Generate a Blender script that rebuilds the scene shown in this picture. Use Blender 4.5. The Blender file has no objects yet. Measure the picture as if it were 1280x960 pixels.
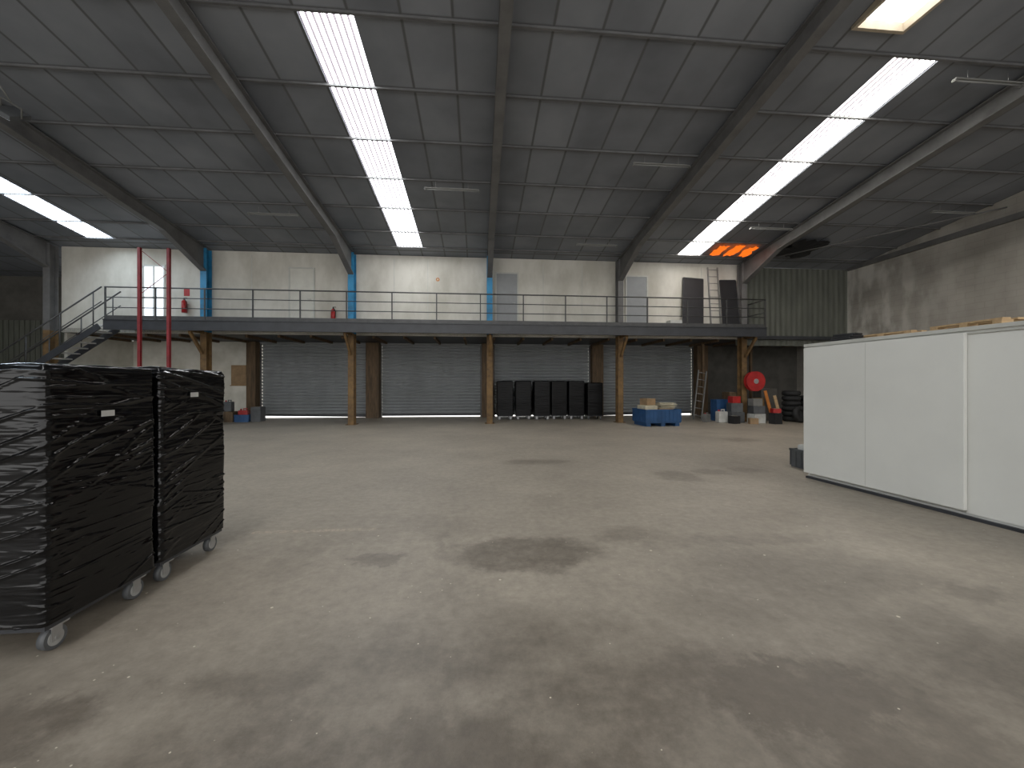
import bpy, bmesh, math, random
from mathutils import Vector, Matrix, noise
random.seed(4)
scene = bpy.context.scene
COL = scene.collection
TH = math.atan(42/490)

# ---------------------------------------------------------------- materials
def newmat(name):
    m = bpy.data.materials.new(name); m.use_nodes = True
    nt = m.node_tree
    b = nt.nodes['Principled BSDF']
    return m, nt, b

def N(nt, t, **kw):
    n = nt.nodes.new(t)
    for k, v in kw.items(): setattr(n, k, v)
    return n

def mat(name, col, rough=0.6, metal=0.0, var=0.25, scale=3.0, bump=0.0, bscale=40.0, stretch=(1,1,1), col2=None, spec=0.5):
    m, nt, b = newmat(name)
    L = nt.links
    tc = N(nt, 'ShaderNodeTexCoord'); mp = N(nt, 'ShaderNodeMapping')
    mp.inputs['Scale'].default_value = stretch
    L.new(tc.outputs['Object'], mp.inputs['Vector'])
    nz = N(nt, 'ShaderNodeTexNoise'); nz.inputs['Scale'].default_value = scale
    nz.inputs['Detail'].default_value = 6; nz.inputs['Roughness'].default_value = 0.6
    L.new(mp.outputs[0], nz.inputs['Vector'])
    cr = N(nt, 'ShaderNodeValToRGB')
    c2 = col2 or tuple(c*(1-var) for c in col)
    c1 = col if col2 else tuple(min(1, c*(1+var*0.5)) for c in col)
    cr.color_ramp.elements[0].position = 0.33; cr.color_ramp.elements[1].position = 0.62
    cr.color_ramp.elements[0].color = (*c2, 1); cr.color_ramp.elements[1].color = (*c1, 1)
    L.new(nz.outputs['Fac'], cr.inputs['Fac']); L.new(cr.outputs['Color'], b.inputs['Base Color'])
    b.inputs['Roughness'].default_value = rough; b.inputs['Metallic'].default_value = metal
    b.inputs['Specular IOR Level'].default_value = spec
    return m

def emit(name, col, st, stripes=False):
    m, nt, b = newmat(name); L = nt.links
    b.inputs['Base Color'].default_value = (*[c*0.15 for c in col], 1)
    b.inputs['Emission Color'].default_value = (*col, 1)
    b.inputs['Emission Strength'].default_value = st
    if stripes:
        tc = N(nt, 'ShaderNodeTexCoord'); w = N(nt, 'ShaderNodeTexWave'); w.bands_direction = 'X'
        w.inputs['Scale'].default_value = 2.7; w.inputs['Distortion'].default_value = 0.0
        L.new(tc.outputs['Object'], w.inputs['Vector'])
        cr = N(nt, 'ShaderNodeValToRGB')
        k = .42/st
        cr.color_ramp.elements[0].color = (k, k*.82, k*.96, 1); cr.color_ramp.elements[1].color = (*col, 1)
        cr.color_ramp.elements[0].position = 0.34; cr.color_ramp.elements[1].position = 0.85
        L.new(w.outputs['Fac'], cr.inputs['Fac']); L.new(cr.outputs['Color'], b.inputs['Emission Color'])
    return m

def floor_mat():
    m, nt, b = newmat('stained_concrete'); L = nt.links
    geo = N(nt, 'ShaderNodeNewGeometry')
    def mathn(op, a, c, d=None):
        n = N(nt, 'ShaderNodeMath', operation=op)
        for i, v in enumerate((a, c, d)):
            if v is None: continue
            if isinstance(v, (int, float)): n.inputs[i].default_value = v
            else: L.new(v, n.inputs[i])
        return n.outputs[0]
    def noisen(s, d, r=.6):
        n = N(nt, 'ShaderNodeTexNoise'); n.inputs['Scale'].default_value = s; n.inputs['Detail'].default_value = d; n.inputs['Roughness'].default_value = r
        L.new(geo.outputs['Position'], n.inputs['Vector']); return n
    def mrange(v, a, c, lo, hi, smooth=True):
        n = N(nt, 'ShaderNodeMapRange', interpolation_type='SMOOTHSTEP' if smooth else 'LINEAR')
        for nm, x in (('From Min', a), ('From Max', c), ('To Min', lo), ('To Max', hi)): n.inputs[nm].default_value = x
        L.new(v, n.inputs['Value']); return n.outputs[0]
    nz = noisen(2.4, 12, .74)
    sb = N(nt, 'ShaderNodeVectorMath', operation='SUBTRACT'); sb.inputs[1].default_value = (.5, .5, .5)
    L.new(nz.outputs['Color'], sb.inputs[0])
    sc = N(nt, 'ShaderNodeVectorMath', operation='SCALE'); sc.inputs['Scale'].default_value = 0.8
    L.new(sb.outputs[0], sc.inputs[0])
    ad = N(nt, 'ShaderNodeVectorMath', operation='ADD')
    L.new(geo.outputs['Position'], ad.inputs[0]); L.new(sc.outputs[0], ad.inputs[1])
    stains = [(.38,3.57,.72,.36,.95,.35),(-.89,3.51,.22,.13,.8,.4),(1.58,3.92,.35,.24,.6,.6),(3.32,6.34,.36,.36,.75,.4),(1.15,7.76,.7,.25,.6,.5),
      (7.3,10.3,.5,.35,.6,.5),(2.71,3.0,1.1,.45,.65,.7),(1.6,1.84,.50,.26,.9,.5),(.05,2.3,1.1,.4,.5,1),(.84,1.98,.9,.3,.5,1),(-2.05,1.97,.35,.16,.6,.6),
      (-1.25,2.1,.7,.13,.4,.9),(4.1,6.6,.3,.22,.65,.4),(3.66,2.64,.28,.16,.65,.6),(-.13,1.55,1.8,.38,.5,1),(1.75,2.55,.5,.3,.4,1),(-1.6,3.7,.15,.4,.35,.8),
      (2.9,1.9,1.0,.5,.45,1),(4.8,6.7,.28,.2,.6,.5),(2.6,3.7,.9,.16,.5,.7),(-.4,4.4,.25,.4,.3,1),(4.6,3.2,.7,1.2,.3,1),(-2.7,2.6,.9,1.4,.35,1),(-.2,3.0,.3,.5,.3,1),(3.4,4.3,1.2,.4,.3,1),
      (-.35,3.9,.06,.5,.45,.6),(.9,5.2,.3,.3,.3,1)]
    prev = None
    for (x, y, rx, ry, s, soft) in stains:
        a = N(nt, 'ShaderNodeVectorMath', operation='SUBTRACT'); a.inputs[1].default_value = (x, y, 0)
        L.new(ad.outputs[0], a.inputs[0])
        mu = N(nt, 'ShaderNodeVectorMath', operation='MULTIPLY'); mu.inputs[1].default_value = (1/rx, 1/ry, 0)
        L.new(a.outputs[0], mu.inputs[0])
        le = N(nt, 'ShaderNodeVectorMath', operation='LENGTH'); L.new(mu.outputs[0], le.inputs[0])
        o = mrange(le.outputs['Value'], 1+soft*.6, 1-soft*.8, 0, s)
        prev = o if prev is None else mathn('MAXIMUM', prev, o)
    n3 = noisen(6, 10, .75)
    mod = mrange(n3.outputs['Fac'], .3, .62, .5, 1.1, False)
    prev = mathn('MULTIPLY', prev, mod)
    n1 = noisen(.5, 12, .72)
    cr = N(nt, 'ShaderNodeValToRGB'); e = cr.color_ramp.elements
    e[0].position = .30; e[0].color = (.285, .25, .204, 1); e[1].position = .68; e[1].color = (.42, .37, .30, 1)
    L.new(n1.outputs['Fac'], cr.inputs['Fac'])
    n2 = noisen(11, 10, .8)
    mr2 = mrange(n2.outputs['Fac'], .3, .7, .78, 1.2, False)
    mul = N(nt, 'ShaderNodeMix', data_type='RGBA', blend_type='MULTIPLY'); mul.inputs['Factor'].default_value = 1
    L.new(cr.outputs['Color'], mul.inputs[6]); L.new(mr2, mul.inputs[7])
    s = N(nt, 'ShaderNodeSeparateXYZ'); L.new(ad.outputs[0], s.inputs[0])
    dz = mrange(s.outputs['Y'], 3.3, 1.3, 0, .85)  # light falloff towards the camera, painted into the floor colour
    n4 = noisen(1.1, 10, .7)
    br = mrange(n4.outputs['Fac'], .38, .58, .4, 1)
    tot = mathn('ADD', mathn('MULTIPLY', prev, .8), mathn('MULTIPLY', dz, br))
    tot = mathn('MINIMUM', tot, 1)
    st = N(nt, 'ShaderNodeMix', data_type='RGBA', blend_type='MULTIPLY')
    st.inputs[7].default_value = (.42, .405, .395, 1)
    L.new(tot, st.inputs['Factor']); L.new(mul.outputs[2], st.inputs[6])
    sp0 = N(nt, 'ShaderNodeSeparateXYZ'); L.new(geo.outputs['Position'], sp0.inputs[0])
    lx = mathn('COMPARE', sp0.outputs['X'], -1.7, .65); ly = mathn('COMPARE', sp0.outputs['Y'], 4.3, .035)
    breakup = mrange(n2.outputs['Fac'], .42, .6, 0, .45)  # noise breaks up the pale stripe
    lm = mathn('MULTIPLY', mathn('MULTIPLY', lx, ly), breakup)
    ln = N(nt, 'ShaderNodeMix', data_type='RGBA'); ln.inputs[7].default_value = (.68, .54, .40, 1)
    L.new(lm, ln.inputs['Factor']); L.new(st.outputs[2], ln.inputs[6])
    def specks(inp, scale, off, k):
        vo = N(nt, 'ShaderNodeTexVoronoi'); vo.inputs['Scale'].default_value = scale; L.new(geo.outputs['Position'], vo.inputs['Vector'])
        sx = N(nt, 'ShaderNodeSeparateColor'); L.new(vo.outputs['Color'], sx.inputs[0])
        th = mathn('MULTIPLY', mathn('SUBTRACT', sx.outputs[0], off), k)
        ls = mathn('LESS_THAN', vo.outputs['Distance'], th)
        sp = N(nt, 'ShaderNodeMix', data_type='RGBA'); sp.inputs[7].default_value = (.66, .6, .48, 1)
        L.new(ls, sp.inputs['Factor']); L.new(inp, sp.inputs[6]); return sp.outputs[2]
    o = specks(ln.outputs[2], 5.0, .3, .09); o = specks(o, 14.0, .5, .16)
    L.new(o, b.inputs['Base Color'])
    L.new(mrange(tot, 0, 1, .5, .36, False), b.inputs['Roughness'])
    b.inputs['Specular IOR Level'].default_value = .4
    bp = N(nt, 'ShaderNodeBump'); bp.inputs['Strength'].default_value = .3; bp.inputs['Distance'].default_value = .01
    L.new(n2.outputs['Fac'], bp.inputs['Height']); L.new(bp.outputs[0], b.inputs['Normal'])
    return m

def ceiling_mat():
    m, nt, b = newmat('roof_panels'); L = nt.links
    geo = N(nt, 'ShaderNodeNewGeometry'); s = N(nt, 'ShaderNodeSeparateXYZ'); L.new(geo.outputs['Position'], s.inputs[0])
    def cell(out, off, size):
        a = N(nt, 'ShaderNodeMath', operation='ADD'); a.inputs[1].default_value = off; L.new(out, a.inputs[0])
        d = N(nt, 'ShaderNodeMath', operation='DIVIDE'); d.inputs[1].default_value = size; L.new(a.outputs[0], d.inputs[0])
        f = N(nt, 'ShaderNodeMath', operation='FRACT'); L.new(d.outputs[0], f.inputs[0])
        fl = N(nt, 'ShaderNodeMath', operation='FLOOR'); L.new(d.outputs[0], fl.inputs[0])
        q = N(nt, 'ShaderNodeMath', operation='SUBTRACT'); q.inputs[1].default_value = .5; L.new(f.outputs[0], q.inputs[0])
        ab = N(nt, 'ShaderNodeMath', operation='ABSOLUTE'); L.new(q.outputs[0], ab.inputs[0])
        mr = N(nt, 'ShaderNodeMapRange', interpolation_type='SMOOTHSTEP'); mr.inputs['From Min'].default_value = .455; mr.inputs['From Max'].default_value = .49
        L.new(ab.outputs[0], mr.inputs['Value'])
        return mr.outputs[0], fl.outputs[0]
    gx, fx = cell(s.outputs['X'], 42 - .44, .875)
    gy, fy = cell(s.outputs['Y'], 42.6 - 6.78, 1.42)
    mx = N(nt, 'ShaderNodeMath', operation='MAXIMUM'); L.new(gx, mx.inputs[0]); L.new(gy, mx.inputs[1])
    cb = N(nt, 'ShaderNodeCombineXYZ'); L.new(fx, cb.inputs[0]); L.new(fy, cb.inputs[1])
    wn = N(nt, 'ShaderNodeTexWhiteNoise'); L.new(cb.outputs[0], wn.inputs['Vector'])
    nz = N(nt, 'ShaderNodeTexNoise'); nz.inputs['Scale'].default_value = .7; nz.inputs['Detail'].default_value = 8; L.new(geo.outputs['Position'], nz.inputs['Vector'])
    av = N(nt, 'ShaderNodeMath', operation='MULTIPLY_ADD'); av.inputs[1].default_value = .25; L.new(wn.outputs['Value'], av.inputs[0]); L.new(nz.outputs['Fac'], av.inputs[2])
    cr = N(nt, 'ShaderNodeValToRGB'); e = cr.color_ramp.elements
    e[0].position = .4; e[0].color = (.14, .15, .168, 1); e[1].position = .85; e[1].color = (.235, .248, .272, 1)
    L.new(av.outputs[0], cr.inputs['Fac'])
    mi = N(nt, 'ShaderNodeMix', data_type='RGBA'); mi.inputs[7].default_value = (.095, .097, .10, 1)
    L.new(mx.outputs[0], mi.inputs['Factor']); L.new(cr.outputs['Color'], mi.inputs[6]); L.new(mi.outputs[2], b.inputs['Base Color'])
    b.inputs['Roughness'].default_value = .55
    return m

def block_mat():
    m, nt, b = newmat('concrete_blocks'); L = nt.links
    geo = N(nt, 'ShaderNodeNewGeometry'); s = N(nt, 'ShaderNodeSeparateXYZ'); L.new(geo.outputs['Position'], s.inputs[0])
    cb = N(nt, 'ShaderNodeCombineXYZ'); L.new(s.outputs['Y'], cb.inputs[0]); L.new(s.outputs['Z'], cb.inputs[1])
    br = N(nt, 'ShaderNodeTexBrick'); br.inputs['Scale'].default_value = 1
    br.inputs['Brick Width'].default_value = .5; br.inputs['Row Height'].default_value = .2; br.inputs['Mortar Size'].default_value = .01
    br.inputs['Color1'].default_value = (.34, .318, .28, 1); br.inputs['Color2'].default_value = (.33, .309, .272, 1); br.inputs['Mortar'].default_value = (.30, .28, .248, 1)
    L.new(cb.outputs[0], br.inputs['Vector'])
    nz = N(nt, 'ShaderNodeTexNoise'); nz.inputs['Scale'].default_value = .6; nz.inputs['Detail'].default_value = 7; L.new(geo.outputs['Position'], nz.inputs['Vector'])
    mr = N(nt, 'ShaderNodeMapRange'); mr.inputs['From Min'].default_value = .3; mr.inputs['From Max'].default_value = .7; mr.inputs['To Min'].default_value = .78; mr.inputs['To Max'].default_value = 1.22
    L.new(nz.outputs['Fac'], mr.inputs['Value'])
    mul = N(nt, 'ShaderNodeMix', data_type='RGBA', blend_type='MULTIPLY'); mul.inputs['Factor'].default_value = 1
    L.new(br.outputs['Color'], mul.inputs[6]); L.new(mr.outputs[0], mul.inputs[7])
    d = N(nt, 'ShaderNodeMapRange', interpolation_type='SMOOTHSTEP'); d.inputs['From Min'].default_value = 11.5; d.inputs['From Max'].default_value = 15.2; d.inputs['To Min'].default_value = .15; L.new(s.outputs['Y'], d.inputs['Value'])
    mp = N(nt, 'ShaderNodeMapping'); mp.inputs['Scale'].default_value = (1, 1, .45); L.new(geo.outputs['Position'], mp.inputs['Vector'])
    n2 = N(nt, 'ShaderNodeTexNoise'); n2.inputs['Scale'].default_value = 1.6; n2.inputs['Detail'].default_value = 8; L.new(mp.outputs[0], n2.inputs['Vector'])
    r2 = N(nt, 'ShaderNodeMapRange', interpolation_type='SMOOTHSTEP'); r2.inputs['From Min'].default_value = .42; r2.inputs['From Max'].default_value = .62; r2.inputs['To Max'].default_value = .85; L.new(n2.outputs['Fac'], r2.inputs['Value'])
    f = N(nt, 'ShaderNodeMath', operation='MULTIPLY'); L.new(d.outputs[0], f.inputs[0]); L.new(r2.outputs[0], f.inputs[1])
    mi = N(nt, 'ShaderNodeMix', data_type='RGBA'); mi.inputs[7].default_value = (.62, .6, .55, 1)
    L.new(f.outputs[0], mi.inputs['Factor']); L.new(mul.outputs[2], mi.inputs[6]); L.new(mi.outputs[2], b.inputs['Base Color'])
    b.inputs['Roughness'].default_value = .9
    return m

def wrap_mat(name, rough, spec, bs):
    m, nt, b = newmat(name); L = nt.links
    b.inputs['Base Color'].default_value = (.003, .003, .0035, 1); b.inputs['Roughness'].default_value = rough
    b.inputs['Specular IOR Level'].default_value = spec
    tc = N(nt, 'ShaderNodeTexCoord')
    def nn(rot, scl, s, d):
        mp = N(nt, 'ShaderNodeMapping'); mp.inputs['Rotation'].default_value = rot; mp.inputs['Scale'].default_value = scl
        L.new(tc.outputs['Object'], mp.inputs['Vector'])
        n = N(nt, 'ShaderNodeTexNoise'); n.inputs['Scale'].default_value = s; n.inputs['Detail'].default_value = d; n.inputs['Distortion'].default_value = .5
        L.new(mp.outputs[0], n.inputs['Vector']); return n
    a = nn((.2, .1, 0), (1, 1, 8), 2, 2); c = nn((-.35, -.15, 0), (1, 1, 9), 3.2, 1)
    ad = N(nt, 'ShaderNodeMath', operation='MULTIPLY_ADD'); ad.inputs[1].default_value = .4; L.new(c.outputs['Fac'], ad.inputs[0]); L.new(a.outputs['Fac'], ad.inputs[2])
    bp = N(nt, 'ShaderNodeBump'); bp.inputs['Strength'].default_value = bs; bp.inputs['Distance'].default_value = .04
    L.new(ad.outputs[0], bp.inputs['Height']); L.new(bp.outputs[0], b.inputs['Normal'])
    return m

M = dict(
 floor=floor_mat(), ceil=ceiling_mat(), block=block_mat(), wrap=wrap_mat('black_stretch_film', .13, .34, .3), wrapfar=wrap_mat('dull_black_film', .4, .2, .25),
 plaster=mat('aged_white_plaster', (.63,.61,.55), .85, var=.3, scale=1.1, stretch=(1,1,.5), col2=(.46,.44,.38)),
 cream=mat('cream_plaster', (.70,.68,.61), .85, col2=(.52,.50,.43), scale=1.2),
 darkwall=mat('dark_cladding', (.085,.08,.07), .8, scale=2),
 clad=mat('olive_grey_metal_sheet', (.105,.11,.09), .6, .0, scale=2, stretch=(3,3,.5)),
 steel_grey=mat('grey_painted_steel', (.135,.133,.13), .55, .0, scale=2),
 purlin=mat('purlin_steel', (.12,.12,.122), .6, scale=2),
 blue=mat('blue_painted_steel', (.025,.22,.42), .5, scale=3, var=.3),
 rust=mat('ochre_rusted_steel', (.21,.125,.048), .75, scale=4, col2=(.10,.06,.028)),
 brown=mat('brown_timber', (.14,.09,.048), .75, scale=3, stretch=(4,4,.6), col2=(.07,.046,.025)),
 dark=mat('dark_painted_steel', (.033,.035,.04), .45, scale=3),
 rail=mat('rail_steel', (.06,.06,.06), .45, .2, scale=5),
 shutter=mat('galvanised_shutter', (.27,.285,.29), .6, .0, scale=1.5, var=.08, stretch=(1,1,.2)),
 red=mat('red_paint', (.40,.02,.02), .4, scale=4), redrack=mat('red_rack_steel', (.22,.018,.022), .5, scale=4),
 white=mat('white_panel', (.68,.68,.64), .42, scale=.9, var=.05), whiteedge=mat('white_trim', (.5,.5,.46), .4, var=.1),
 rubber=mat('black_rubber', (.016,.016,.016), .75, var=.3), wheel=mat('grey_wheel', (.35,.35,.34), .5), zinc=mat('zinc', (.4,.4,.4), .4, .7),
 blueplastic=mat('blue_plastic', (.02,.075,.19), .5), card=mat('cardboard', (.30,.20,.11), .8), paper=mat('pale_paper', (.55,.5,.37), .8),
 greydoor=mat('grey_door', (.27,.28,.285), .5, var=.08), whitedoor=mat('white_door', (.60,.59,.53), .5, var=.08),
 blackpanel=mat('black_panel', (.014,.014,.016), .6), wood=mat('pine_wood', (.50,.35,.19), .7, scale=3, stretch=(1,6,6), col2=(.38,.25,.13)),
 palewood=mat('pale_hatch_wood', (.52,.45,.34), .7, scale=3, col2=(.4,.33,.24)), tread=mat('galvanised_tread', (.55,.55,.54), .5),
 greyplastic=mat('grey_plastic', (.09,.095,.10), .5), label=mat('paper_sticker', (.5,.5,.48), .6),
 whiteplastic=mat('white_plastic', (.55,.55,.52), .4), orange=mat('orange_paint', (.5,.17,.03), .5),
 alu=mat('aluminium', (.24,.24,.23), .45, .4), enamel=mat('white_enamel', (.19,.19,.18), .4, var=.1),
)
M['sky'] = emit('translucent_sheet', (.96, .985, 1), 21, True)
M['skywarm'] = emit('translucent_sheet_warm', (1, .975, .92), 21, True)
M['skycool'] = emit('translucent_sheet_cool', (.76, .89, 1), 23, True)
M['doorglow'] = emit('daylit_glass', (.85, .92, 1), 1.6)
M['hatchglow'] = emit('hatch_glass', (1, 1, 1), 5)
M['orangeglow'] = emit('orange_film', (1, .17, .01), 1.1)
M['lens'] = emit('lamp_glass', (.95, .95, .9), .03)

# ---------------------------------------------------------------- mesh helpers
class B:
    def __init__(s): s.bm = bmesh.new(); s.mi = 0
    def _tag(s, faces):
        for f in faces: f.material_index = s.mi
    def box(s, c, d, rot=None, bev=0):
        r = bmesh.ops.create_cube(s.bm, size=1)
        mt = Matrix.Translation(c) @ (rot if rot else Matrix()) @ Matrix.Diagonal((*d, 1))
        bmesh.ops.transform(s.bm, matrix=mt, verts=r['verts'])
        s._tag({f for v in r['verts'] for f in v.link_faces})
        if bev:
            ed = list({e for v in r['verts'] for e in v.link_edges})
            q = bmesh.ops.bevel(s.bm, geom=ed, offset=bev, segments=2, affect='EDGES', profile=.6)
            s._tag(q['faces'])
        return s
    def b2(s, x0, x1, y0, y1, z0, z1, bev=0):
        return s.box(((x0+x1)/2, (y0+y1)/2, (z0+z1)/2), (abs(x1-x0), abs(y1-y0), abs(z1-z0)), None, bev)
    def cyl(s, p, q, r, seg=12, r2=None, smooth=True):
        p = Vector(p); q = Vector(q); d = q-p
        rr = bmesh.ops.create_cone(s.bm, cap_ends=True, segments=seg, radius1=r, radius2=r if r2 is None else r2, depth=d.length)
        mt = Matrix.Translation((p+q)/2) @ d.to_track_quat('Z', 'Y').to_matrix().to_4x4()
        bmesh.ops.transform(s.bm, matrix=mt, verts=rr['verts'])
        fs = {f for v in rr['verts'] for f in v.link_faces}; s._tag(fs)
        for f in fs:
            if len(f.verts) == 4: f.smooth = smooth
        return s
    def bar(s, p, q, w, h):
        p = Vector(p); q = Vector(q); d = q-p
        rot = d.to_track_quat('X', 'Z').to_matrix().to_4x4()
        return s.box((p+q)/2, (d.length, w, h), rot)
    def hexa(s, vs):
        v = [s.bm.verts.new(x) for x in vs]
        fs = [s.bm.faces.new([v[i] for i in q]) for q in ((0,3,2,1),(4,5,6,7),(0,1,5,4),(1,2,6,5),(2,3,7,6),(3,0,4,7))]
        s._tag(fs); return s
    def torus(s, c, R, r, axis='Z', seg=32, sg=10, squash=1):
        rings = []
        for i in range(seg):
            a = 2*math.pi*i/seg; ring = []
            for j in range(sg):
                b = 2*math.pi*j/sg
                x = (R + r*math.cos(b))*math.cos(a); y = (R + r*math.cos(b))*math.sin(a); z = r*squash*math.sin(b)
                p = {'Z': (x, y, z), 'Y': (x, z, y), 'X': (z, x, y)}[axis]
                ring.append(s.bm.verts.new(Vector(p)+Vector(c)))
            rings.append(ring)
        for i in range(seg):
            for j in range(sg):
                f = s.bm.faces.new((rings[i][j], rings[(i+1)%seg][j], rings[(i+1)%seg][(j+1)%sg], rings[i][(j+1)%sg])); f.smooth = True; f.material_index = s.mi
        return s
    def done(s, name, mats, parent=None, loc=(0,0,0), rot=None):
        bmesh.ops.recalc_face_normals(s.bm, faces=s.bm.faces[:])
        me = bpy.data.meshes.new(name); s.bm.to_mesh(me); s.bm.free()
        if not isinstance(mats, (list, tuple)): mats = [mats]
        for m in mats: me.materials.append(M[m] if isinstance(m, str) else m)
        o = bpy.data.objects.new(name, me); COL.objects.link(o); o.location = loc
        if rot: o.rotation_euler = rot
        if parent: o.parent = parent
        return o

def thing(name, label, cat, loc=(0,0,0), rot=(0,0,0), group=None):
    e = bpy.data.objects.new(name, None); e.empty_display_size = .2; COL.objects.link(e)
    e.location = loc; e.rotation_euler = rot; e['label'] = label; e['category'] = cat
    if group: e['group'] = group
    return e
def tag(o, label, cat, group=None):
    o['label'] = label; o['category'] = cat
    if group: o['group'] = group
    return o
def struct(o, label=None, cat=None):
    o['kind'] = 'structure'; o['label'] = label or o.name; o['category'] = cat or o.name.split('_')[0]; return o
def clone(root, loc, rot=None, label=None):
    n = root.copy(); COL.objects.link(n); n.location = loc
    if rot: n.rotation_euler = rot
    if label: n['label'] = label
    def rec(src, dst):
        for ch in src.children:
            k = ch.copy(); COL.objects.link(k); k.parent = dst; k.matrix_parent_inverse = ch.matrix_parent_inverse.copy(); rec(ch, k)
    rec(root, n); return n

# ---------------------------------------------------------------- constants
YW = 15.7            # upper wall face
YB = 18.7            # back (shutter) wall
XL, XR = -21.0, 16.2
YF = -11.0
FR = [-15.31, -10.06, -4.81, .44, 5.69, 10.94]
def zr(y): return 6.61 + .133*(YW-y)
DECK = 3.77

# ---------------------------------------------------------------- shell
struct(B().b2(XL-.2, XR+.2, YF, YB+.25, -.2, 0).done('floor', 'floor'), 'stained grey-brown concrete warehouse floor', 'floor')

holes = [(-3.03,-2.1,6.78,15.0), (7.9,8.85,6.78,15.0), (-13.75,-12.85,6.78,15.0),
         (-3.03,-2.1,-9,3), (7.9,8.85,-9,3), (-13.75,-12.85,-9,3), (6.58,7.52,5.5,6.35)]  # the strips behind the camera are unseen, added for their light
xs = sorted({XL, XR, *[h[0] for h in holes], *[h[1] for h in holes]})
ys = sorted({YF, YB+.2, *[h[2] for h in holes], *[h[3] for h in holes]})
b = B()
for i in range(len(xs)-1):
    for j in range(len(ys)-1):
        cx = (xs[i]+xs[i+1])/2; cy = (ys[j]+ys[j+1])/2
        if any(h[0] < cx < h[1] and h[2] < cy < h[3] for h in holes): continue
        x0, x1, y0, y1 = xs[i], xs[i+1], ys[j], ys[j+1]
        b.hexa([(x0,y0,zr(y0)),(x1,y0,zr(y0)),(x1,y1,zr(y1)),(x0,y1,zr(y1)),(x0,y0,zr(y0)+.1),(x1,y0,zr(y0)+.1),(x1,y1,zr(y1)+.1),(x0,y1,zr(y1)+.1)])
struct(b.done('ceiling', 'ceil'), 'sloping roof lined with dark grey insulation panels', 'ceiling')
for k, h in enumerate(holes[:6]):
    x0, x1, y0, y1 = h
    b = B(); n = 48
    for i in range(n):
        xa = x0+(x1-x0)*i/n; xb = x0+(x1-x0)*(i+1)/n
        za = .03+.02*math.cos(i/n*2*math.pi*8); zb = .03+.02*math.cos((i+1)/n*2*math.pi*8)
        v = [b.bm.verts.new(p) for p in ((xa,y0,zr(y0)+za),(xb,y0,zr(y0)+zb),(xb,y1,zr(y1)+zb),(xa,y1,zr(y1)+za))]
        b.bm.faces.new(v).smooth = True
    struct(b.done('window_%d' % (k+1), ('sky', 'skywarm', 'skycool')[k % 3]), 'translucent corrugated roof light glowing with daylight', 'window')

def yz_open(b, x0, x1, y0, y1, z0, z1, ops):
    ops = sorted(ops); cur = x0
    for (xa, xb, za, zb) in ops:
        if xa > cur: b.b2(cur, xa, y0, y1, z0, z1)
        if za > z0: b.b2(xa, xb, y0, y1, z0, za)
        if zb < z1: b.b2(xa, xb, y0, y1, zb, z1)
        cur = xb
    if cur < x1: b.b2(cur, x1, y0, y1, z0, z1)
    return b
b = yz_open(B(), -15.2, 11.0, YW, YW+.15, 3.45, zr(YW)-.02, [(-12.48,-11.65,3.77,6.0)])
struct(b.done('wall_upper', 'plaster'), 'aged off-white plastered upper wall above the walkway', 'wall')
b = B(); n = 84; x0, x1 = 11.0, XR
pts = []
for i in range(n+1):
    x = x0+(x1-x0)*i/n; pts.append((x, YW+.25 + (.018 if (i//2) % 2 else 0)))
for i in range(n):
    v = [b.bm.verts.new(p) for p in ((pts[i][0],pts[i][1],3.2),(pts[i+1][0],pts[i+1][1],3.2),(pts[i+1][0],pts[i+1][1],zr(YW+.3)),(pts[i][0],pts[i][1],zr(YW+.3)))]
    b.bm.faces.new(v)
struct(b.done('wall_cladding', 'clad'), 'ribbed dark olive-grey sheet metal cladding of the end bay', 'wall')
DX = [(-9.82,-5.12),(-4.5,.12),(.75,5.38),(6.0,10.62)]
b = yz_open(B(), -15.2, 11.0, YB, YB+.2, 0, 3.6, [(a, c, 0, 3.44) for a, c in DX])
struct(b.done('wall_back', 'cream'), 'cream rendered ground floor wall around the loading doors', 'wall')
struct(B().b2(11.0, XR, YB, YB+.2, 0, 3.6).done('wall_backright', 'darkwall'), 'rear wall of the end bay coloured dark for deep shade', 'wall')  # dark wall colour stands for the deep shadow in this bay
struct(B().b2(XL, -15.4, YB, YB+.2, 0, zr(YB)).done('wall_backleft', 'darkwall'), 'dark rear wall beside the stairs', 'wall')
b = B()
for i in range(26):
    x = -20.9 + i*.21; b.b2(x, x+.12, YB-.06, YB-.02, .1, 4.3)
b.b2(-20.95, -15.5, YB-.02, YB, .1, 4.3)
struct(b.done('trim_1', 'clad'), 'ribbed grey metal sheeting on the rear wall', 'trim')
struct(B().hexa([(XR,YF,0),(XR+.2,YF,0),(XR+.2,YB+.2,0),(XR,YB+.2,0),(XR,YF,zr(YF)),(XR+.2,YF,zr(YF)),(XR+.2,YB+.2,zr(YB+.2)),(XR,YB+.2,zr(YB+.2))]).done('wall_right', 'block'), 'grey-beige concrete block side wall with whitish smears', 'wall')
struct(B().hexa([(XL-.2,YF,0),(XL,YF,0),(XL,YB+.2,0),(XL-.2,YB+.2,0),(XL-.2,YF,zr(YF)),(XL,YF,zr(YF)),(XL,YB+.2,zr(YB+.2)),(XL-.2,YB+.2,zr(YB+.2))]).done('wall_left', 'darkwall'), 'dark side wall of the warehouse', 'wall')
struct(B().b2(-15.3, -15.2, YW+.2, YB, 0, 3.45).done('wall_recess', 'cream'), 'cream end wall of the loading recess', 'wall')
b = B().b2(-15.2, XR, YW, YB, 3.46, 3.6)
b.mi = 1
for i in range(26): b.b2(-15 + i*1.2, -14.92 + i*1.2, YW+.3, YB-.45, 3.36, 3.46)
struct(b.done('trim_2', ['dark', 'brown']), 'dark slab with timber joists over the loading recess', 'trim')
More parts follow.
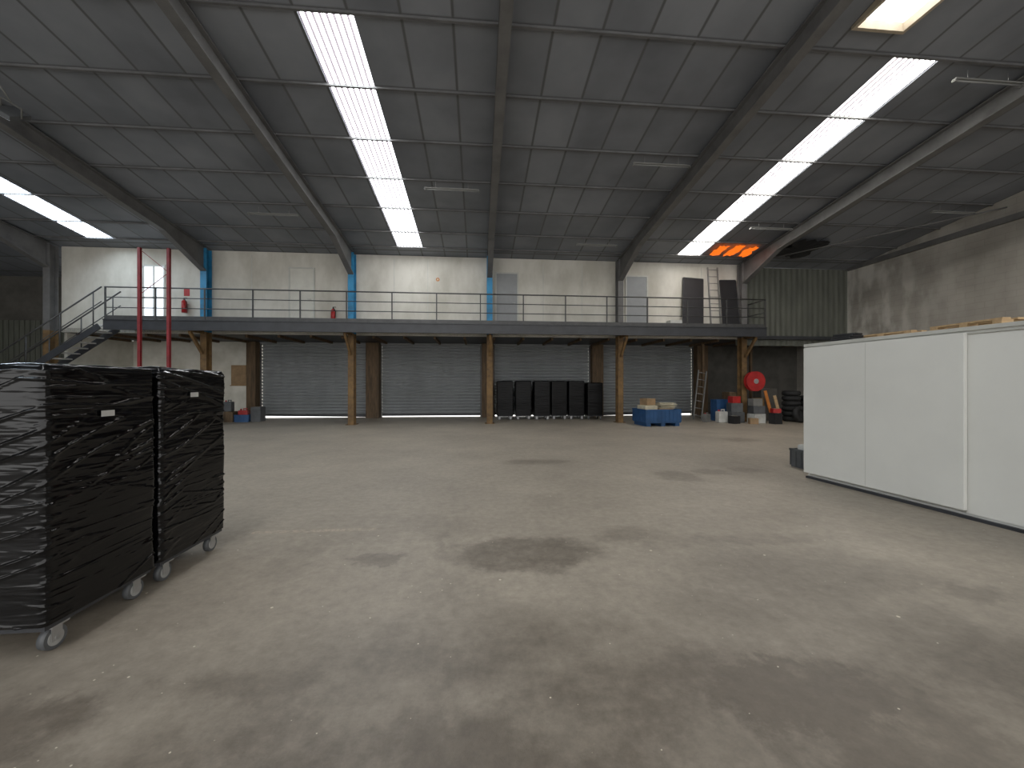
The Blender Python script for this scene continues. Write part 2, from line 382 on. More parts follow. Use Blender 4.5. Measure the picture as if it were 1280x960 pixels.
struct(B().b2(XR-.12, XR-.0, 0, YW+.2, 6.5, 6.68).done('trim_3', 'steel_grey'), 'grey steel runner along the block wall', 'trim')

for k, (xa, xb, mm, lab) in enumerate([(.72,1.55,'greydoor','flat grey painted door on the walkway'),(6.08,6.93,'greydoor','flat grey painted door on the walkway'),(-7.18,-6.32,'whitedoor','off-white flush door on the walkway')]):
    b = B().b2(xa, xb, YW-.035, YW-.0, DECK+.01, 5.97, .004); b.mi = 1
    for q in ((xa-.05, xa), (xb, xb+.05)): b.b2(q[0], q[1], YW-.05, YW-.0, DECK+.01, 6.02)
    b.b2(xa, xb, YW-.05, YW-.0, 5.97, 6.02); b.mi = 2
    b.cyl((xb-.09, YW-.035, 4.8), (xb-.09, YW-.08, 4.8), .012).cyl((xb-.09, YW-.08, 4.8), (xb-.2, YW-.08, 4.8), .01)
    struct(b.done('door_%d' % (k+1), [mm, 'whiteedge', 'zinc']), lab, 'door')
b = B().b2(-12.43, -11.7, YW+.05, YW+.08, 3.8, 5.95); b.mi = 1
for q in ((-12.48,-12.42,3.77,6.0),(-11.71,-11.65,3.77,6.0)): b.b2(q[0], q[1], YW-.02, YW+.14, q[2], q[3])
b.b2(-12.42, -11.71, YW-.02, YW+.14, 5.94, 6.0).b2(-12.42, -11.71, YW+.02, YW+.1, 4.75, 4.81).b2(-12.1,-12.06,YW+.02,YW+.1,3.8,5.94)
struct(b.done('window_7', ['doorglow', 'whiteedge']), 'bright glazed doorway at the end of the walkway', 'window')
b = B()
for x in (-8.6,-3.3,-2.0,2.6,4.2,9.3): b.b2(x, x+.025, YW-.012, YW-.0, DECK, zr(YW)-.15)
struct(b.done('trim_5', 'whiteedge'), 'thin cover strips on the plaster wall', 'trim')

# ---------------------------------------------------------------- portal frames
def slopebox(b, x0, x1, y0, y1, t0, t1, t0b=None, t1b=None):
    t0b = t0 if t0b is None else t0b; t1b = t1 if t1b is None else t1b
    b.hexa([(x0,y0,zr(y0)-t1),(x1,y0,zr(y0)-t1),(x1,y1,zr(y1)-t1b),(x0,y1,zr(y1)-t1b),(x0,y0,zr(y0)-t0),(x1,y0,zr(y0)-t0),(x1,y1,zr(y1)-t0b),(x0,y1,zr(y1)-t0b)])
for k, x in enumerate(FR):
    e = thing('portal_frame', 'steel rafter with haunch on %s column' % ('a blue painted' if k in (1,2,3) else 'a grey painted'), 'steel frame', (x, 15.45, 0), group='steel portal frames')
    def L_(bb): 
        for v in bb.bm.verts: v.co -= Vector((x, 15.45, 0))
        return bb
    b = B(); T = .07
    slopebox(b, x-.1, x+.1, YF+.2, 15.3, T, T+.025); slopebox(b, x-.012, x+.012, YF+.2, 15.3, T+.025, T+.36)
    slopebox(b, x-.1, x+.1, YF+.2, 13.4, T+.36, T+.39)
    L_(b).done('rafter', 'steel_grey', e)
    b = B(); slopebox(b, x-.012, x+.012, 13.4, 15.3, T+.36, T+.36, T+.36, T+.85)
    slopebox(b, x-.1, x+.1, 13.4, 15.3, T+.36, T+.39, T+.85, T+.9)
    L_(b).done('haunch', 'steel_grey', e)
    zt = zr(15.6)-.08
    up = 'blue' if k in (1,2,3) else 'steel_grey'
    for nm, mm, z0, z1 in (('upper_shaft', up, DECK-.3, zt), ('lower_shaft', 'rust', 0, DECK-.3)):
        b = B(); b.b2(-.11, .11, -.15, -.13, z0, z1).b2(-.11, .11, .13, .15, z0, z1).b2(-.012, .012, -.13, .13, z0, z1)
        b.done(nm, mm, e)
    B().b2(-.18, .18, -.22, .22, 0, .02).done('base_plate', 'rust', e)

for y in [5.36 + 1.42*k for k in range(7)] + [14.98]:
    b = B(); slopebox(b, XL+.02, XR-.02, y-.02, y+.02, .002, .045)
    tag(b.done('purlin', 'purlin'), 'thin dark steel roof purlin under the insulation panels', 'purlin', 'roof purlins')

for k, (a, c) in enumerate([(-10.25,-9.86),(-5.1,-4.52),(.16,.71),(5.42,5.96),(10.66,11.2)]):
    tag(B().b2(a, c, YB-.4, YB-.0, 0, 3.44, .01).done('pillar', 'brown'), 'brown timber-clad pillar between roller shutters', 'pillar', 'brown pillars')

def shutter(xa, xb, tilt):
    e = thing('roller_shutter', 'closed galvanised slatted roller shutter door with light under it', 'roller shutter', ((xa+xb)/2, YB-.02, 0), group='loading bay roller shutters')
    w = xb-xa
    b = B(); nr = 23; rows = nr*6; pr = None; z0, z1 = .15, 3.43
    for i in range(rows+1):
        d = (.0, -.04, -.065, -.065, -.04, 0)[i % 6]; z = z0+(z1-z0)*i/rows
        cur = [b.bm.verts.new((-w/2+.03, .08+d, z)), b.bm.verts.new((w/2-.03, .08+d, z))]
        if pr: b.bm.faces.new((pr[0], pr[1], cur[1], cur[0]))
        pr = cur
    b.done('curtain', 'shutter', e)
    xl, xr = -w/2+.03, w/2-.03; za, zb = .055+tilt, .055-tilt
    B().hexa([(xl,.05,za),(xr,.05,zb),(xr,.12,zb),(xl,.12,za),(xl,.05,.17),(xr,.05,.17),(xr,.12,.17),(xl,.12,.17)]).done('bottom_bar', 'dark', e)
    for s in (-1, 1): B().b2(s*w/2-.035, s*w/2+.035, -.02, .02, 0, 3.43).done('guide_rail', 'steel_grey', e)
    B().b2(-w/2, w/2, -.12, -.02, 3.38, 3.45, .01).done('roll_housing', 'shutter', e)
for (a, c), t in zip(DX, (.04, .0, .02, -.04)): shutter(a, c, t)

# ---------------------------------------------------------------- walkway
WX0, WX1, WY0 = -12.75, 11.30, 14.5
e = thing('walkway', 'dark steel mezzanine walkway carried on knee brackets', 'walkway', (0, WY0, DECK-.36))
b = B().b2(WX0, WX1, .02, .78, .3, .36)
cur = WX0
for x in FR[1:]+[99]:
    b.b2(cur, min(x-.13, WX1), .78, YW-WY0-.012, .3, .36); cur = x+.13
    if cur > WX1: break
b.done('deck', 'greyplastic', e)
b = B().b2(WX0, WX1, .0, .02, 0, .36).b2(WX0, WX1, .02, .09, 0, .02).b2(WX0, WX1, -.03, 0, .33, .36); b.done('fascia_beam', 'dark', e)
for i in range(25):
    x = WX0+.3+i*.96
    B().b2(x, x+.07, .1, .77, .1, .3).done('joist', 'brown', e)
for x in FR[1:]:
    b = B(); b.bar((x, .76, -.75), (x, .12, -.02), .08, .1); b.b2(x-.04, x+.04, .1, .79, -.02, .09)
    b.done('knee_bracket', 'rust', e)

e = thing('guardrail', 'dark tubular steel guardrail with three rails along the walkway', 'railing', (0, WY0+.03, DECK))
n = 15; sp = (WX1-WX0-.1)/n
for i in range(n+1):
    x = WX0+.05+i*sp; b = B().b2(x-.02, x+.02, -.02, .02, 0, 1.09); b.b2(x-.05, x+.05, -.025, .05, 0, .012); b.done('post', 'rail', e)
B().cyl((WX0+.03, 0, 1.1), (WX1-.03, 0, 1.1), .024).done('top_rail', 'rail', e)
for z in (.4, .75): B().cyl((WX0+.03, 0, z), (WX1-.03, 0, z), .016).done('mid_rail', 'rail', e)
B().b2(WX0+.03, WX1-.03, -.008, .0, .01, .13).done('toe_board', 'rail', e)
b = B(); b.cyl((WX1-.03, 0, 1.1), (WX1-.03, 1.0, 1.1), .024).cyl((WX1-.03, 0, .6), (WX1-.03, 1.0, .6), .016).b2(WX1-.05, WX1-.01, .98, 1.02, 0, 1.1); b.done('end_rail', 'rail', e)

e = thing('staircase', 'dark steel open staircase with handrails down from walkway', 'staircase', (WX0-.06, WY0+.02, 0))
ns = 20; rise = DECK/ns; run = .26; SW = .72
for yy in (0, SW):
    b = B(); b.bar((-.08, yy, DECK-.24), (-run*ns, yy, .04), .04, .2); b.done('stringer', 'dark', e)
for i in range(1, ns):
    B().b2(-run*i-.02, -run*(i-1)+.0, .03, SW-.03, DECK-rise*i-.04, DECK-rise*i).done('tread', 'tread', e)
for yy in (0, SW):
    b = B(); b.cyl((0, yy, DECK+1.1), (-run*ns, yy, 1.1), .024).cyl((0, yy, DECK+.6), (-run*ns, yy, .6), .016)
    for i in range(1, ns+1, 4): b.cyl((-run*i, yy, DECK-rise*i-.1 if i < ns else 0), (-run*i, yy, DECK-rise*i+1.1), .018)
    b.done('handrail', 'rail', e)

e = thing('rack_upright', 'tall red pallet racking upright with thin lattice bracing', 'rack frame', (-9.97, 13.0, 0))
for x in (-.42, .42):
    b = B().b2(x-.04, x+.04, -.04, .04, 0, 5.75).b2(x-.09, x+.09, -.07, .07, 0, .015); b.done('upright', 'redrack', e)
for z, s in ((.4,1),(1.3,-1),(4.3,1),(5.0,-1)):
    b = B().bar((-.42*s, 0, z), (.42*s, 0, z+.7), .012, .016); b.done('lattice_brace', 'redrack', e)
B().b2(-.37, .37, -.015, .015, .3, .34).done('lattice_brace', 'redrack', e)

# ---------------------------------------------------------------- wrapped trolleys
def ridge(v, k): return max(0, 1-abs(v)*k)**2
def wrapbody(w, d, z0, z1, seed, rows=150, nseg=22, amp=1):
    b = B(); bm = b.bm; per = []
    r = .035
    hw, hd = w/2, d/2
    corners = [((hw-r, -hd+r), -90), ((hw-r, hd-r), 0), ((-hw+r, hd-r), 90), ((-hw+r, -hd+r), 180)]
    for i, (c, a0) in enumerate(corners):
        for j in range(5):
            a = math.radians(a0+90*j/4); per.append((c[0]+r*math.cos(a), c[1]+r*math.sin(a), math.cos(a), math.sin(a)))
        nc, na = corners[(i+1) % 4]; a = math.radians(a0+90)
        p = (c[0]+r*math.cos(a), c[1]+r*math.sin(a)); q = (nc[0]+r*math.cos(a), nc[1]+r*math.sin(a))
        for j in range(1, nseg): per.append((p[0]+(q[0]-p[0])*j/nseg, p[1]+(q[1]-p[1])*j/nseg, math.cos(a), math.sin(a)))
    rings = []
    for i in range(rows+1):
        t = i/rows; z = z0+(z1-z0)*t; ring = []
        for (x, y, nx, ny) in per:
            s = x*.9+y
            dd = .010*noise.noise(Vector((x*2.2+seed, y*2.2, z*3)))
            k1 = noise.noise(Vector((s*.8+seed, z*7+s*1.3, seed)))
            k2 = noise.noise(Vector((s*1.2+seed*2, z*9-s*3.4, seed+9)))
            k3 = noise.noise(Vector((s*1.0+seed*3, z*15+s*.7, seed+19)))
            g = noise.noise(Vector((s*2.5, z*2.2, seed+30)))
            g1 = max(0, min(1, .4+g*1.8)); g2 = max(0, min(1, .35-g*1.8))
            dd += .012*ridge(k1, 10)*g1 + .012*ridge(k2, 10)*g2 + .006*ridge(k3, 9)*(.2+g1)
            dd *= amp
            if t > .98: dd -= (t-.98)/.02*.02
            top = .012*noise.noise(Vector((x*6, y*6, seed))) if i == rows else 0
            ring.append(bm.verts.new((x+nx*dd, y+ny*dd, z+top)))
        rings.append(ring)
    m = len(per)
    for i in range(rows):
        for j in range(m):
            bm.faces.new((rings[i][j], rings[i][(j+1)%m], rings[i+1][(j+1)%m], rings[i+1][j])).smooth = True
    prev = rings[-1]
    for s in (.8, .5, .2):
        cur = [bm.verts.new((p[0]*s, p[1]*s, z1+.01+.02*noise.noise(Vector((p[0]*s*6, p[1]*s*6, seed+3))))) for p in per]
        for j in range(m): bm.faces.new((prev[j], prev[(j+1)%m], cur[(j+1)%m], cur[j])).smooth = True
        prev = cur
    bm.faces.new(prev); bm.faces.new(list(reversed(rings[0])))
    return b
def trolley(loc, rot, w, d, h, seed, label, hi=False):
    e = thing('roll_container', label, 'roll container', loc, rot, 'black wrapped roll containers')
    wrapbody(w, d, .18, h, seed, 280 if hi else 90, 46 if hi else 14, 1 if hi else .6).done('wrapped_load', 'wrap' if hi else 'wrapfar', e)
    b = B().b2(-w/2+.02, w/2-.02, -d/2+.02, d/2-.02, .15, .18); b.done('base_frame', 'dark', e)
    for sx in (-1, 1):
        for sy in (-1, 1):
            cx, cy = sx*(w/2-.07), sy*(d/2-.11)
            b = B().b2(cx-.05, cx+.05, cy-.05, cy+.05, .14, .15)
            b.b2(cx-.028, cx-.024, cy-.03, cy+.03, .055, .14).b2(cx+.024, cx+.028, cy-.03, cy+.03, .055, .14)
            c = b.done('caster', 'zinc', e)
            g = B().cyl((cx-.02, cy, .066), (cx+.02, cy, .066), .066, 24); g.mi = 1
            g.cyl((cx-.0225, cy, .066), (cx+.0225, cy, .066), .045, 24); g.mi = 2; g.cyl((cx-.03, cy, .066), (cx+.03, cy, .066), .014, 12)
            g.done('wheel', ['greyplastic', 'wheel', 'zinc'], c)
    return e
W_ = .78
t1 = trolley((-2.42-W_/2, 2.79, 0), (0,0,0), W_, .76, 1.66, 1.0, 'tall trolley wrapped in glossy black stretch film on grey casters', True)
t2 = trolley((-2.42-W_/2, 3.60, 0), (0,0,0), W_, .77, 1.67, 7.0, 'black film wrapped trolley on casters behind another trolley', True)
for t, y, z, s in ((t1, -.02, 1.36, 0), (t2, -.05, 1.46, 0)):
    o = B().box((W_/2+.016, y, z), (.003, .09, .038)).done('paper_label', 'label', t); o['label'] = 'small white paper sticker'
far = trolley((1.15, 17.2, 0), (0,0,math.pi/2), .72, .7, 1.68, 3.0, 'black film wrapped trolley standing before the roller shutters')
for k, x in enumerate((1.96, 2.76, 3.53, 4.29)):
    clone(far, (x, 17.2 + (.1, -.05, .08, 0)[k], 0), (0, 0, math.pi/2 + (0, math.pi, .02, math.pi)[k]))
trolley((5.06, 17.0, 0), (0,0,0), .68, .7, 1.6, 5.0, 'slightly shorter black wrapped trolley at the end of the row')

# ---------------------------------------------------------------- white cold-room partition
rz = math.atan(.093)
e = thing('white_panel_room', 'low white insulated panel enclosure with sliding doors', 'storage enclosure', (5.40, 6.05, 0), (0, 0, rz))
b = B().b2(.06, 2.6, -6.0, 0, .06, 2.12).b2(.04, .2, -6.0, -.0, .0, .06); b.done('body', 'white', e)
b = B().b2(-.0, 2.62, -6.02, .02, 2.12, 2.2, .008).b2(-.02, .0, -6.02, .02, 2.16, 2.205); b.done('roof_rim', 'whiteedge', e)
b = B().b2(-.045, .01, -2.02, 0, .1, 2.14, .006); d = b.done('sliding_door', 'white', e)
b = B().b2(-.047, -.0445, -.961, -.957, .11, 2.13); b.done('joint', 'whiteedge', d)
b = B().b2(.02, .055, -4.1, -2.0, .06, 2.12, .006); b.done('sliding_door', 'white', e)
B().b2(.02, .055, -5.98, -4.12, .06, 2.12, .006).done('sliding_door', 'white', e)
B().b2(.0, .055, -6.0, 0, .0, .035).done('floor_track', 'dark', e)
def onroof(lx, ly, z=2.2):
    v = Matrix.Rotation(rz, 4, 'Z') @ Vector((lx, ly, 0)); return (5.40+v.x, 6.05+v.y, z)
def pallet(loc, rot, lab):
    e = thing('wooden_pallet', lab, 'pallet', loc, rot, 'wooden pallets')
    for y in (-.35, 0, .35):
        b = B().b2(-.5, .5, y-.045, y+.045, 0, .022)
        for x in (-.43, 0, .43): b.b2(x-.07, x+.07, y-.045, y+.045, .022, .1)
        b.done('bearer', 'wood', e)
    for i in range(6):
        x = -.45+i*.18; B().b2(x-.05, x+.05, -.4, .4, .1, .122).done('board', 'wood', e)
pallet(onroof(1.2, -.6, 2.206), (0,0,.1), 'light wooden pallet lying on the white enclosure')
pallet(onroof(1.05, -1.75, 2.206), (0,0,-.1), 'light wooden pallet lying on the white enclosure roof edge')
b = B()
for i in range(4): b.box((0, 0, .02+i*.035), (.35-.05*i, .3, .03), Matrix.Rotation(.1*i, 4, 'Z'), .008)
tag(b.done('tarpaulin_bundle', 'blackpanel', None, onroof(.4, -.35, 2.206)), 'folded dark tarpaulin bundle on top of white enclosure', 'tarpaulin')

def crate(nm, loc, dims, m, lab, cat, rot=0, group=None):
    e = thing(nm, lab, cat, loc, (0,0,rot), group); w, d, h = dims; t = .02
    b = B().b2(-w/2, w/2, -d/2, d/2, .0, .03)
    for s in (-1, 1):
        b.b2(s*w/2-t/2, s*w/2+t/2, -d/2, d/2, .03, h); b.b2(-w/2+t/2, w/2-t/2, s*d/2-t/2, s*d/2+t/2, .03, h)
        nrib = max(3, int(w/.15))
        for i in range(nrib+1):
            x = -w/2+w*i/nrib; b.b2(x-.01, x+.01, s*(d/2+.01)-.012, s*(d/2+.01)+.012, .03, h-.04)
            y = -d/2+d*i/nrib; b.b2(s*(w/2+.01)-.012, s*(w/2+.01)+.012, y-.01, y+.01, .03, h-.04)
    b.done('crate_body', m, e)
    b = B()
    for s in (-1, 1):
        b.b2(-w/2-.025, w/2+.025, s*d/2-.025, s*d/2+.025, h-.04, h, .004); b.b2(s*w/2-.025, s*w/2+.025, -d/2, d/2, h-.04, h, .004)
    b.done('rim', m, e)
    return e
crate('plastic_crate', (6.10, 6.75, 0), (.42, .36, .34), 'greyplastic', 'dark grey ribbed plastic crate beside white enclosure', 'crate')
tag(B().box((0, 0, .2), (.26, .22, .4), Matrix.Rotation(.2, 4, 'Z'), .05).done('plastic_bag_bundle', 'whiteplastic', None, (6.06, 6.75, .035)), 'crumpled pale plastic bundle inside the grey crate', 'plastic bag')

bx = crate('pallet_box', (6.70, 14.3, .12), (1.38, 1.0, .5), 'blueplastic', 'large blue plastic pallet box filled with cardboard', 'pallet box', .08)
b = B()
for x in (-.57, 0, .57): b.b2(x-.08, x+.08, -.48, .48, -.12, 0)
b.done('foot', 'blueplastic', bx)
def carton(loc, d, m, lab, rot=0, tilt=0, cat='box', nm='cardboard_box'):
    e = thing(nm, lab, cat, loc, (tilt, 0, rot)); w, dd, h = d
    B().b2(-w/2, w/2, -dd/2, dd/2, 0, h, .006).done('box_body', m, e)
    b = B().b2(-w/2+.005, -.003, -dd/2+.005, dd/2-.005, h, h+.006).b2(.003, w/2-.005, -dd/2+.005, dd/2-.005, h, h+.006); b.done('flap', m, e)
    B().b2(-.03, .03, -dd/2-.001, dd/2+.001, h+.006, h+.008).done('tape', 'paper', e)
    return e
carton((6.33, 14.25, .15), (.5, .6, .6), 'paper', 'pale carton standing in the blue pallet box', .1)
carton((6.98, 14.3, .15), (.55, .6, .48), 'card', 'brown cardboard box in the blue pallet box', -.12)
carton((6.36, 14.3, .76), (.4, .4, .24), 'card', 'small brown carton stacked on the pale carton', .3)
b = B()
for i in range(9): b.box((random.uniform(-.05, .1), random.uniform(-.15, .1), .015+i*.022), (random.uniform(.5, .62), random.uniform(.3, .4), .02), Matrix.Rotation(random.uniform(-.15, .15), 4, 'Z'))
tag(b.done('paper_stack', 'paper', None, (7.04, 14.3, .64)), 'loose stack of pale flattened cardboard sheets', 'paper stack')

# ---------------------------------------------------------------- right side items
e = thing('hose_reel', 'red fire hose reel mounted on the steel column', 'hose reel', (11.15, 15.0, 1.66))
b = B().cyl((0,-.1,0),(0,-.08,0), .4, 40).cyl((0,.06,0),(0,.08,0), .4, 40); b.done('side_disc', 'red', e)
b = B()
for i in range(4): b.torus((0, -.055+.035*i, 0), .31, .022, 'Y', 36, 8)
b.cyl((0,-.08,0),(0,.06,0), .2, 24); b.done('hose', 'red', e)
B().cyl((0,-.14,0),(0,.2,0), .045, 16).cyl((0,-.12,0),(0,-.1,0), .1, 20).done('hub', 'zinc', e)
B().b2(-.25, .05, .12, .29, -.08, .08).done('wall_bracket', 'red', e)
def jerry(loc, m, lab, s=1, rot=0):
    e = thing('jerry_can', lab, 'plastic can', loc, (0,0,rot))
    B().b2(-.15*s, .15*s, -.11*s, .11*s, 0, .36*s, .03*s).done('can_body', m, e)
    b = B().b2(-.02*s, .1*s, -.015*s, .015*s, .40*s, .43*s).b2(-.02*s, .0, -.015*s, .015*s, .35*s, .40*s).b2(.08*s, .1*s, -.015*s, .015*s, .35*s, .40*s); b.done('handle', m, e)
    B().cyl((-.09*s,0,.355*s), (-.09*s,0,.41*s), .03*s).done('cap', 'red', e)
jerry((9.75, 15.0, 0), 'whiteplastic', 'white plastic canister beside the fire hose column', 1.25)
jerry((9.30, 15.3, 0), 'alu', 'grey metal canister on the floor', .9, .4)
carton((10.3, 15.0, 0), (.55, .45, .42), 'greyplastic', 'dark grey box under the hose reel', .05)
carton((10.3, 15.0, .43), (.45, .4, .35), 'greyplastic', 'second dark grey box stacked on the first', -.1)
carton((11.05, 14.75, 0), (.5, .4, .36), 'whiteplastic', 'white box on floor below red hose reel', .1)
carton((11.05, 14.75, .37), (.46, .38, .3), 'greyplastic', 'dark grey box stacked below red hose reel', -.06)
carton((11.0, 14.75, .68), (.4, .3, .28), 'enamel', 'pale grey box stacked below the hose reel', .05)
carton((10.3, 15.02, .79), (.34, .3, .26), 'red', 'red box on top of the dark boxes', .05)
carton((9.98, 14.55, 0), (.32, .28, .3), 'blackpanel', 'small black box on the floor', .3)
carton((10.62, 14.35, 0), (.3, .25, .22), 'card', 'small brown carton on the floor', -.3)
crate('plastic_crate', (10.2, 15.75, 0), (.6, .4, .9), 'blueplastic', 'tall dark blue plastic bin behind the boxes', 'crate', 0)
carton((10.75, 15.95, 0), (.4, .5, 1.2), 'brown', 'tall brown wooden crate standing in the shadow', 0)
carton((11.5, 14.3, 0), (.34, .3, .42), 'blackpanel', 'black tool box on floor below hose reel', .1)
carton((11.5, 14.3, .43), (.28, .26, .16), 'red', 'small red box on the black tool box', -.2)
carton((12.3, 15.9, 0), (.7, .5, 1.35), 'darkwall', 'tall dark cabinet beside the stacked tyres', 0)
b = B().cyl((0,0,0),(0,0,.95),.22,24).cyl((0,0,.95),(0,0,.98),.23,24).torus((0,0,.3),.22,.012).torus((0,0,.6),.22,.012)
tag(b.done('steel_drum', 'rust', None, (11.55, 15.3, 0)), 'narrow rusty steel drum with rolled hoops', 'drum')
for k, (x, l, a) in enumerate([(11.85, 1.3, .2), (12.2, 1.1, .2)]):
    tag(B().b2(-.06, .06, -.015, .015, 0, l).done('wooden_plank', 'orange' if k == 0 else 'wood', None, (x, 14.85, .01), (-.1, -a, 0)), 'short orange-brown wooden plank leaning upright by tyres', 'plank', 'leaning planks')
def tyre(loc, rot, R=.33, lab='worn black rubber tyre in a stack'):
    e = thing('tyre', lab, 'tyre', loc, rot, 'stored tyres')
    B().torus((0,0,0), R-.09, .1, 'Z', 36, 12, 1.05).done('rubber_casing', 'rubber', e)
    b = B(); R2 = R-.15
    b.torus((0,0,0), R2, .02, 'Z', 30, 8, 3.2).cyl((0,0,-.02),(0,0,.01), R2, 30); b.cyl((0,0,.01),(0,0,.03), .05, 16); b.done('rim', 'rubber', e)
for k in range(6): tyre((13.0, 15.3, .107+.212*k), (0,0,k))
for k in range(5): tyre((13.72+.02*k, 15.35, .107+.212*k), (0,0,k), .33)
tyre((12.85, 14.68, .34), (math.radians(80), 0, .2), .33, 'worn black tyre standing upright against the stack')
tyre((13.55, 14.62, .34), (math.radians(80), 0, -.25), .33, 'worn black tyre standing upright against the stack')
def ladder(loc, rot, h, w, lab, nr, m='alu'):
    e = thing('ladder', lab, 'ladder', loc, rot)
    for s in (-1, 1): B().b2(s*w/2-.02, s*w/2+.02, -.03, .03, 0, h, .003).done('side_rail', m, e)
    for i in range(nr):
        z = .2+i*(h-.3)/(nr-1); B().cyl((-w/2, 0, z), (w/2, 0, z), .016, 10).done('rung', m, e)
ladder((9.25, 15.9, .02), (-.1, .17, 0), 2.15, .36, 'aluminium ladder leaning beside the roller shutter', 7)
ladder((9.65, 15.2, DECK+.01), (-.1, 0, 0), 2.6, .42, 'pale aluminium ladder standing on the walkway', 9)
for k, (x, y) in enumerate([(10.1, 16.9), (12.9, 17.6)]):
    tag(B().b2(-.05, .05, -.05, .05, 0, 3.35).b2(-.1, .1, -.1, .1, 0, .03).done('timber_post', 'brown', None, (x, y, 0)), 'brown timber post standing in the loading recess', 'post', 'timber posts')
for k, (x, w, h, a, sl) in enumerate([(8.78, .85, 2.15, -.10, .06), (10.45, .68, 2.1, -.10, -.02)]):
    e = thing('black_panel', 'black board leaning against the upper wall', 'board', (x, 15.40, DECK+.035), (a, sl, 0), group='leaning black boards')
    B().b2(-w/2, w/2, -.015, .015, 0, h, .004).done('board', 'blackpanel', e)
    b = B().b2(-w/2-.02, -w/2, -.02, .02, 0, h).b2(w/2, w/2+.02, -.02, .02, 0, h).b2(-w/2, w/2, -.02, .02, h, h+.02); b.done('edge_frame', 'dark', e)
carton((7.95, 15.35, DECK), (.5, .35, .35), 'whiteplastic', 'white box on the walkway by the black board', 0)
def ext(x, z, lab):
    e = thing('fire_extinguisher', lab, 'fire extinguisher', (x, YW-.13, z), group='fire extinguishers')
    b = B().cyl((0,0,0),(0,0,.42),.085,24).cyl((0,0,.42),(0,0,.48),.085,24,.035); b.done('cylinder', 'red', e)
    B().cyl((0,0,.48),(0,0,.54),.025).b2(-.02,.1,-.012,.012,.54,.56).done('valve', 'blackpanel', e)
    b = B().cyl((.03,-.03,.5),(.1,-.05,.4),.012).cyl((.1,-.05,.4),(.1,-.05,.15),.012); b.done('hose', 'rubber', e)
    B().b2(-.04,.04,.08,.13,.1,.35).done('wall_bracket', 'zinc', e)
ext(-10.9, 4.2, 'red fire extinguisher hung on wall near the red rack')
ext(-5.55, 3.95, 'red fire extinguisher hung beside the blue column')
tag(B().b2(-.1,.1,-.006,.006,0,.3,.002).done('wall_sign', 'red', None, (-10.9, YW-.006, 4.85)), 'small red sign plate above the extinguisher', 'sign')
b = B().cyl((0,-.008,0),(0,.012,0),.07,24); b.mi=1; b.cyl((0,-.012,0),(0,-.008,0),.035,20)
tag(b.done('wall_plate', ['orange','paper'], None, (-1.6, YW-.012, 5.68)), 'small round orange plate on the plaster wall', 'sign')

carton((-10.2, 17.0, 0), (.5, .4, .42), 'brown', 'brown carton in the corner of the loading recess', .1)
crate('plastic_crate', (-9.6, 17.0, 0), (.5, .42, .3), 'blueplastic', 'blue plastic crate at the edge of recess', 'crate', .1)
jerry((-9.6, 17.0, .04), 'red', 'red fuel canister standing in the blue crate', 1.2, .1)
carton((-9.1, 17.1, 0), (.38, .4, .6), 'greyplastic', 'dark grey bin standing by the shutter', 0)
jerry((-10.2, 17.0, .43), 'greyplastic', 'dark grey canister on top of the brown carton', 1.1)
carton((-10.3, 16.3, 0), (.4, .35, .3), 'blackpanel', 'low black box on the recess floor', .1)
tag(B().b2(-.35,.35,-.014,.014,0,.9,.004).b2(-.39,.39,-.03,.0,-.04,0).done('notice_board', 'card', None, (-10.75, YB-.015, 1.5)), 'brown board fixed to the cream recess wall', 'board')

# ---------------------------------------------------------------- ceiling lamps
def tube(x, y, lab, L=1.5):
    e = thing('tube_light', lab, 'ceiling lamp', (x, y, zr(y)-.25), group='fluorescent fittings')
    B().b2(-L/2, L/2, -.04, .04, .03, .06, .006).done('housing', 'enamel', e)
    B().cyl((-L/2+.03, 0, .012), (L/2-.03, 0, .012), .014).done('tube', 'lens', e)
    for s in (-1, 1):
        B().b2(s*L/2-.015, s*L/2+.015, -.035, .035, -.01, .03).done('end_socket', 'enamel', e)
        B().cyl((s*L*.3, 0, .06), (s*L*.3, 0, .245), .005, 8).done('hanger', 'zinc', e)
for x, y in ((4.7,9.73),(4.3,14.0),(-6.3,12.7),(-.74,11.1),(10.1,6.96),(15.0,11.2),(9.9,12.5)): tube(x, y, 'unlit white fluorescent batten hung below the roof')
e = thing('flood_lamp', 'white rectangular flood lamp fixed to a roof beam', 'lamp', (-9.45, 8.8, 7.0), (.7, .5, .3))
B().b2(-.16, .16, -.22, .22, 0, .1, .015).done('lamp_body', 'greyplastic', e)
B().b2(-.14, .14, -.2, .2, -.008, 0).done('lamp_glass', 'doorglow', e)
b = B().bar((-.17,0,.05),(-.17,0,.25),.03,.01).bar((.17,0,.05),(.17,0,.25),.03,.01).b2(-.17,.17,-.015,.015,.25,.26).cyl((0,0,.26),(-.3,0,.6),.015); b.done('yoke', 'enamel', e)
x0,x1,y0,y1 = holes[6]
e = thing('roof_hatch', 'open roof hatch lined with pale raw wooden boards', 'hatch', ((x0+x1)/2, (y0+y1)/2, zr((y0+y1)/2)))
b = B(); w=(x1-x0)/2; d=(y1-y0)/2
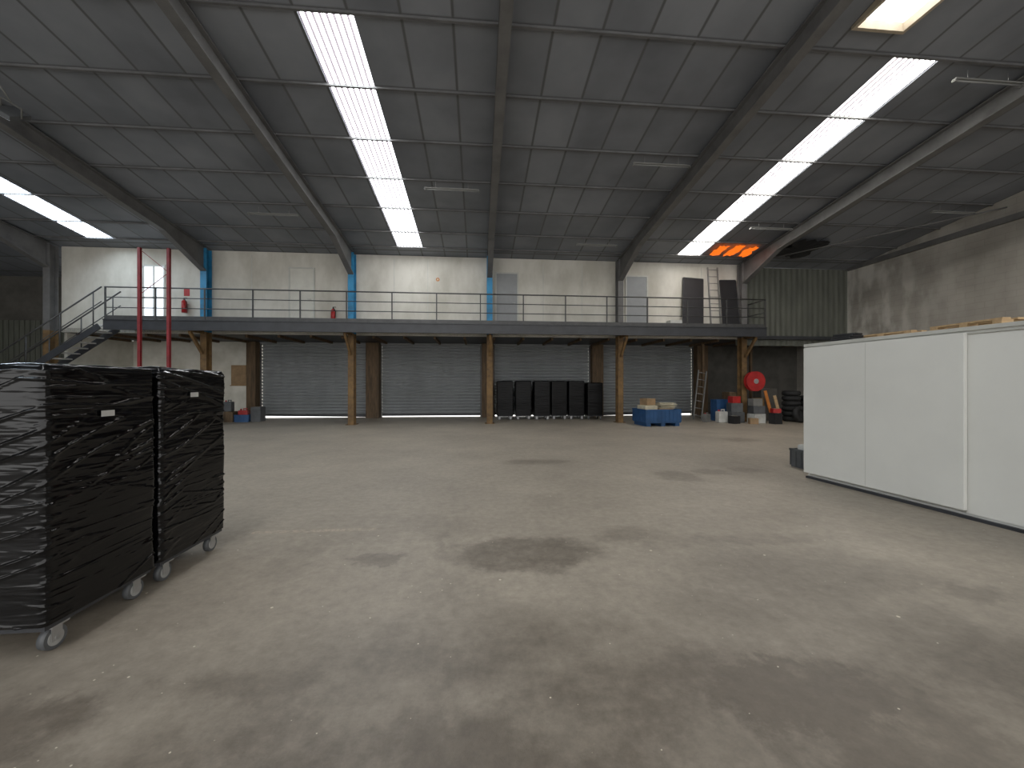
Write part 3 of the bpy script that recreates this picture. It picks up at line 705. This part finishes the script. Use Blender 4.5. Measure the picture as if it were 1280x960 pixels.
for s in (-1, 1): b.b2(s*w-.03, s*w+.03, -d-.03, d+.03, -.12, .04); b.b2(-w+.03, w-.03, s*d-.03, s*d+.03, -.12, .04)
b.done('hatch_frame', 'palewood', e)
b = B().b2(-w, w, -d, d, .04, .06); b.done('hatch_glazing', 'hatchglow', e)
def ragged(x0, x1, y0, y1, t, m, lab, n=26, pieces=1):
    b = B()
    for p in range(pieces):
        xa = x0+(x1-x0)*p/pieces; xb = x0+(x1-x0)*(p+.86)/pieces
        cx, cy = (xa+xb)/2, (y0+y1)/2; vs = []
        for i in range(n):
            a = 2*math.pi*i/n; k = random.uniform(.72, 1.1)
            c, s = math.cos(a), math.sin(a); q = 1/max(abs(c), abs(s))*.9
            x = cx+c*q*(xb-xa)/2*k; y = cy+s*q*(y1-y0)/2*random.uniform(.75, 1.08)
            vs.append(b.bm.verts.new((x, y, zr(y)-t-.05*random.random())))
        c0 = b.bm.verts.new((cx, cy, zr(cy)-t-.03))
        for i in range(n): b.bm.faces.new((vs[i], vs[(i+1) % n], c0))
    tag(b.done('ceiling_patch', m), lab, 'ceiling panel')
ragged(9.0, 10.75, 13.9, 14.85, .08, 'orangeglow', 'torn glowing orange film patch under the roof', 22, 3)
ragged(11.5, 13.4, 13.2, 14.85, .08, 'blackpanel', 'dark patch standing for a hole in the roof insulation')  # added black sheet standing in for the hole where insulation is missing
tag(B().cyl((11.05,14.8,6.45), (16.18,10.7,6.98), .022, 8).done('brace_rod', 'steel_grey'), 'thin steel wind bracing rod under the roof', 'brace')

# ---------------------------------------------------------------- light
w = bpy.data.worlds.new('sky'); scene.world = w; w.use_nodes = True
w.node_tree.nodes['Background'].inputs[0].default_value = (1, .99, .975, 1); w.node_tree.nodes['Background'].inputs[1].default_value = 2.2

cam = bpy.data.cameras.new('camera'); co = bpy.data.objects.new('camera', cam); COL.objects.link(co)
co.location = (0, 0, 1.55); co.rotation_euler = (math.radians(90), 0, -TH); cam.sensor_width = 36; cam.lens = 36*490/1280; cam.clip_start = .05
scene.camera = co
scene.view_settings.view_transform = 'Standard'
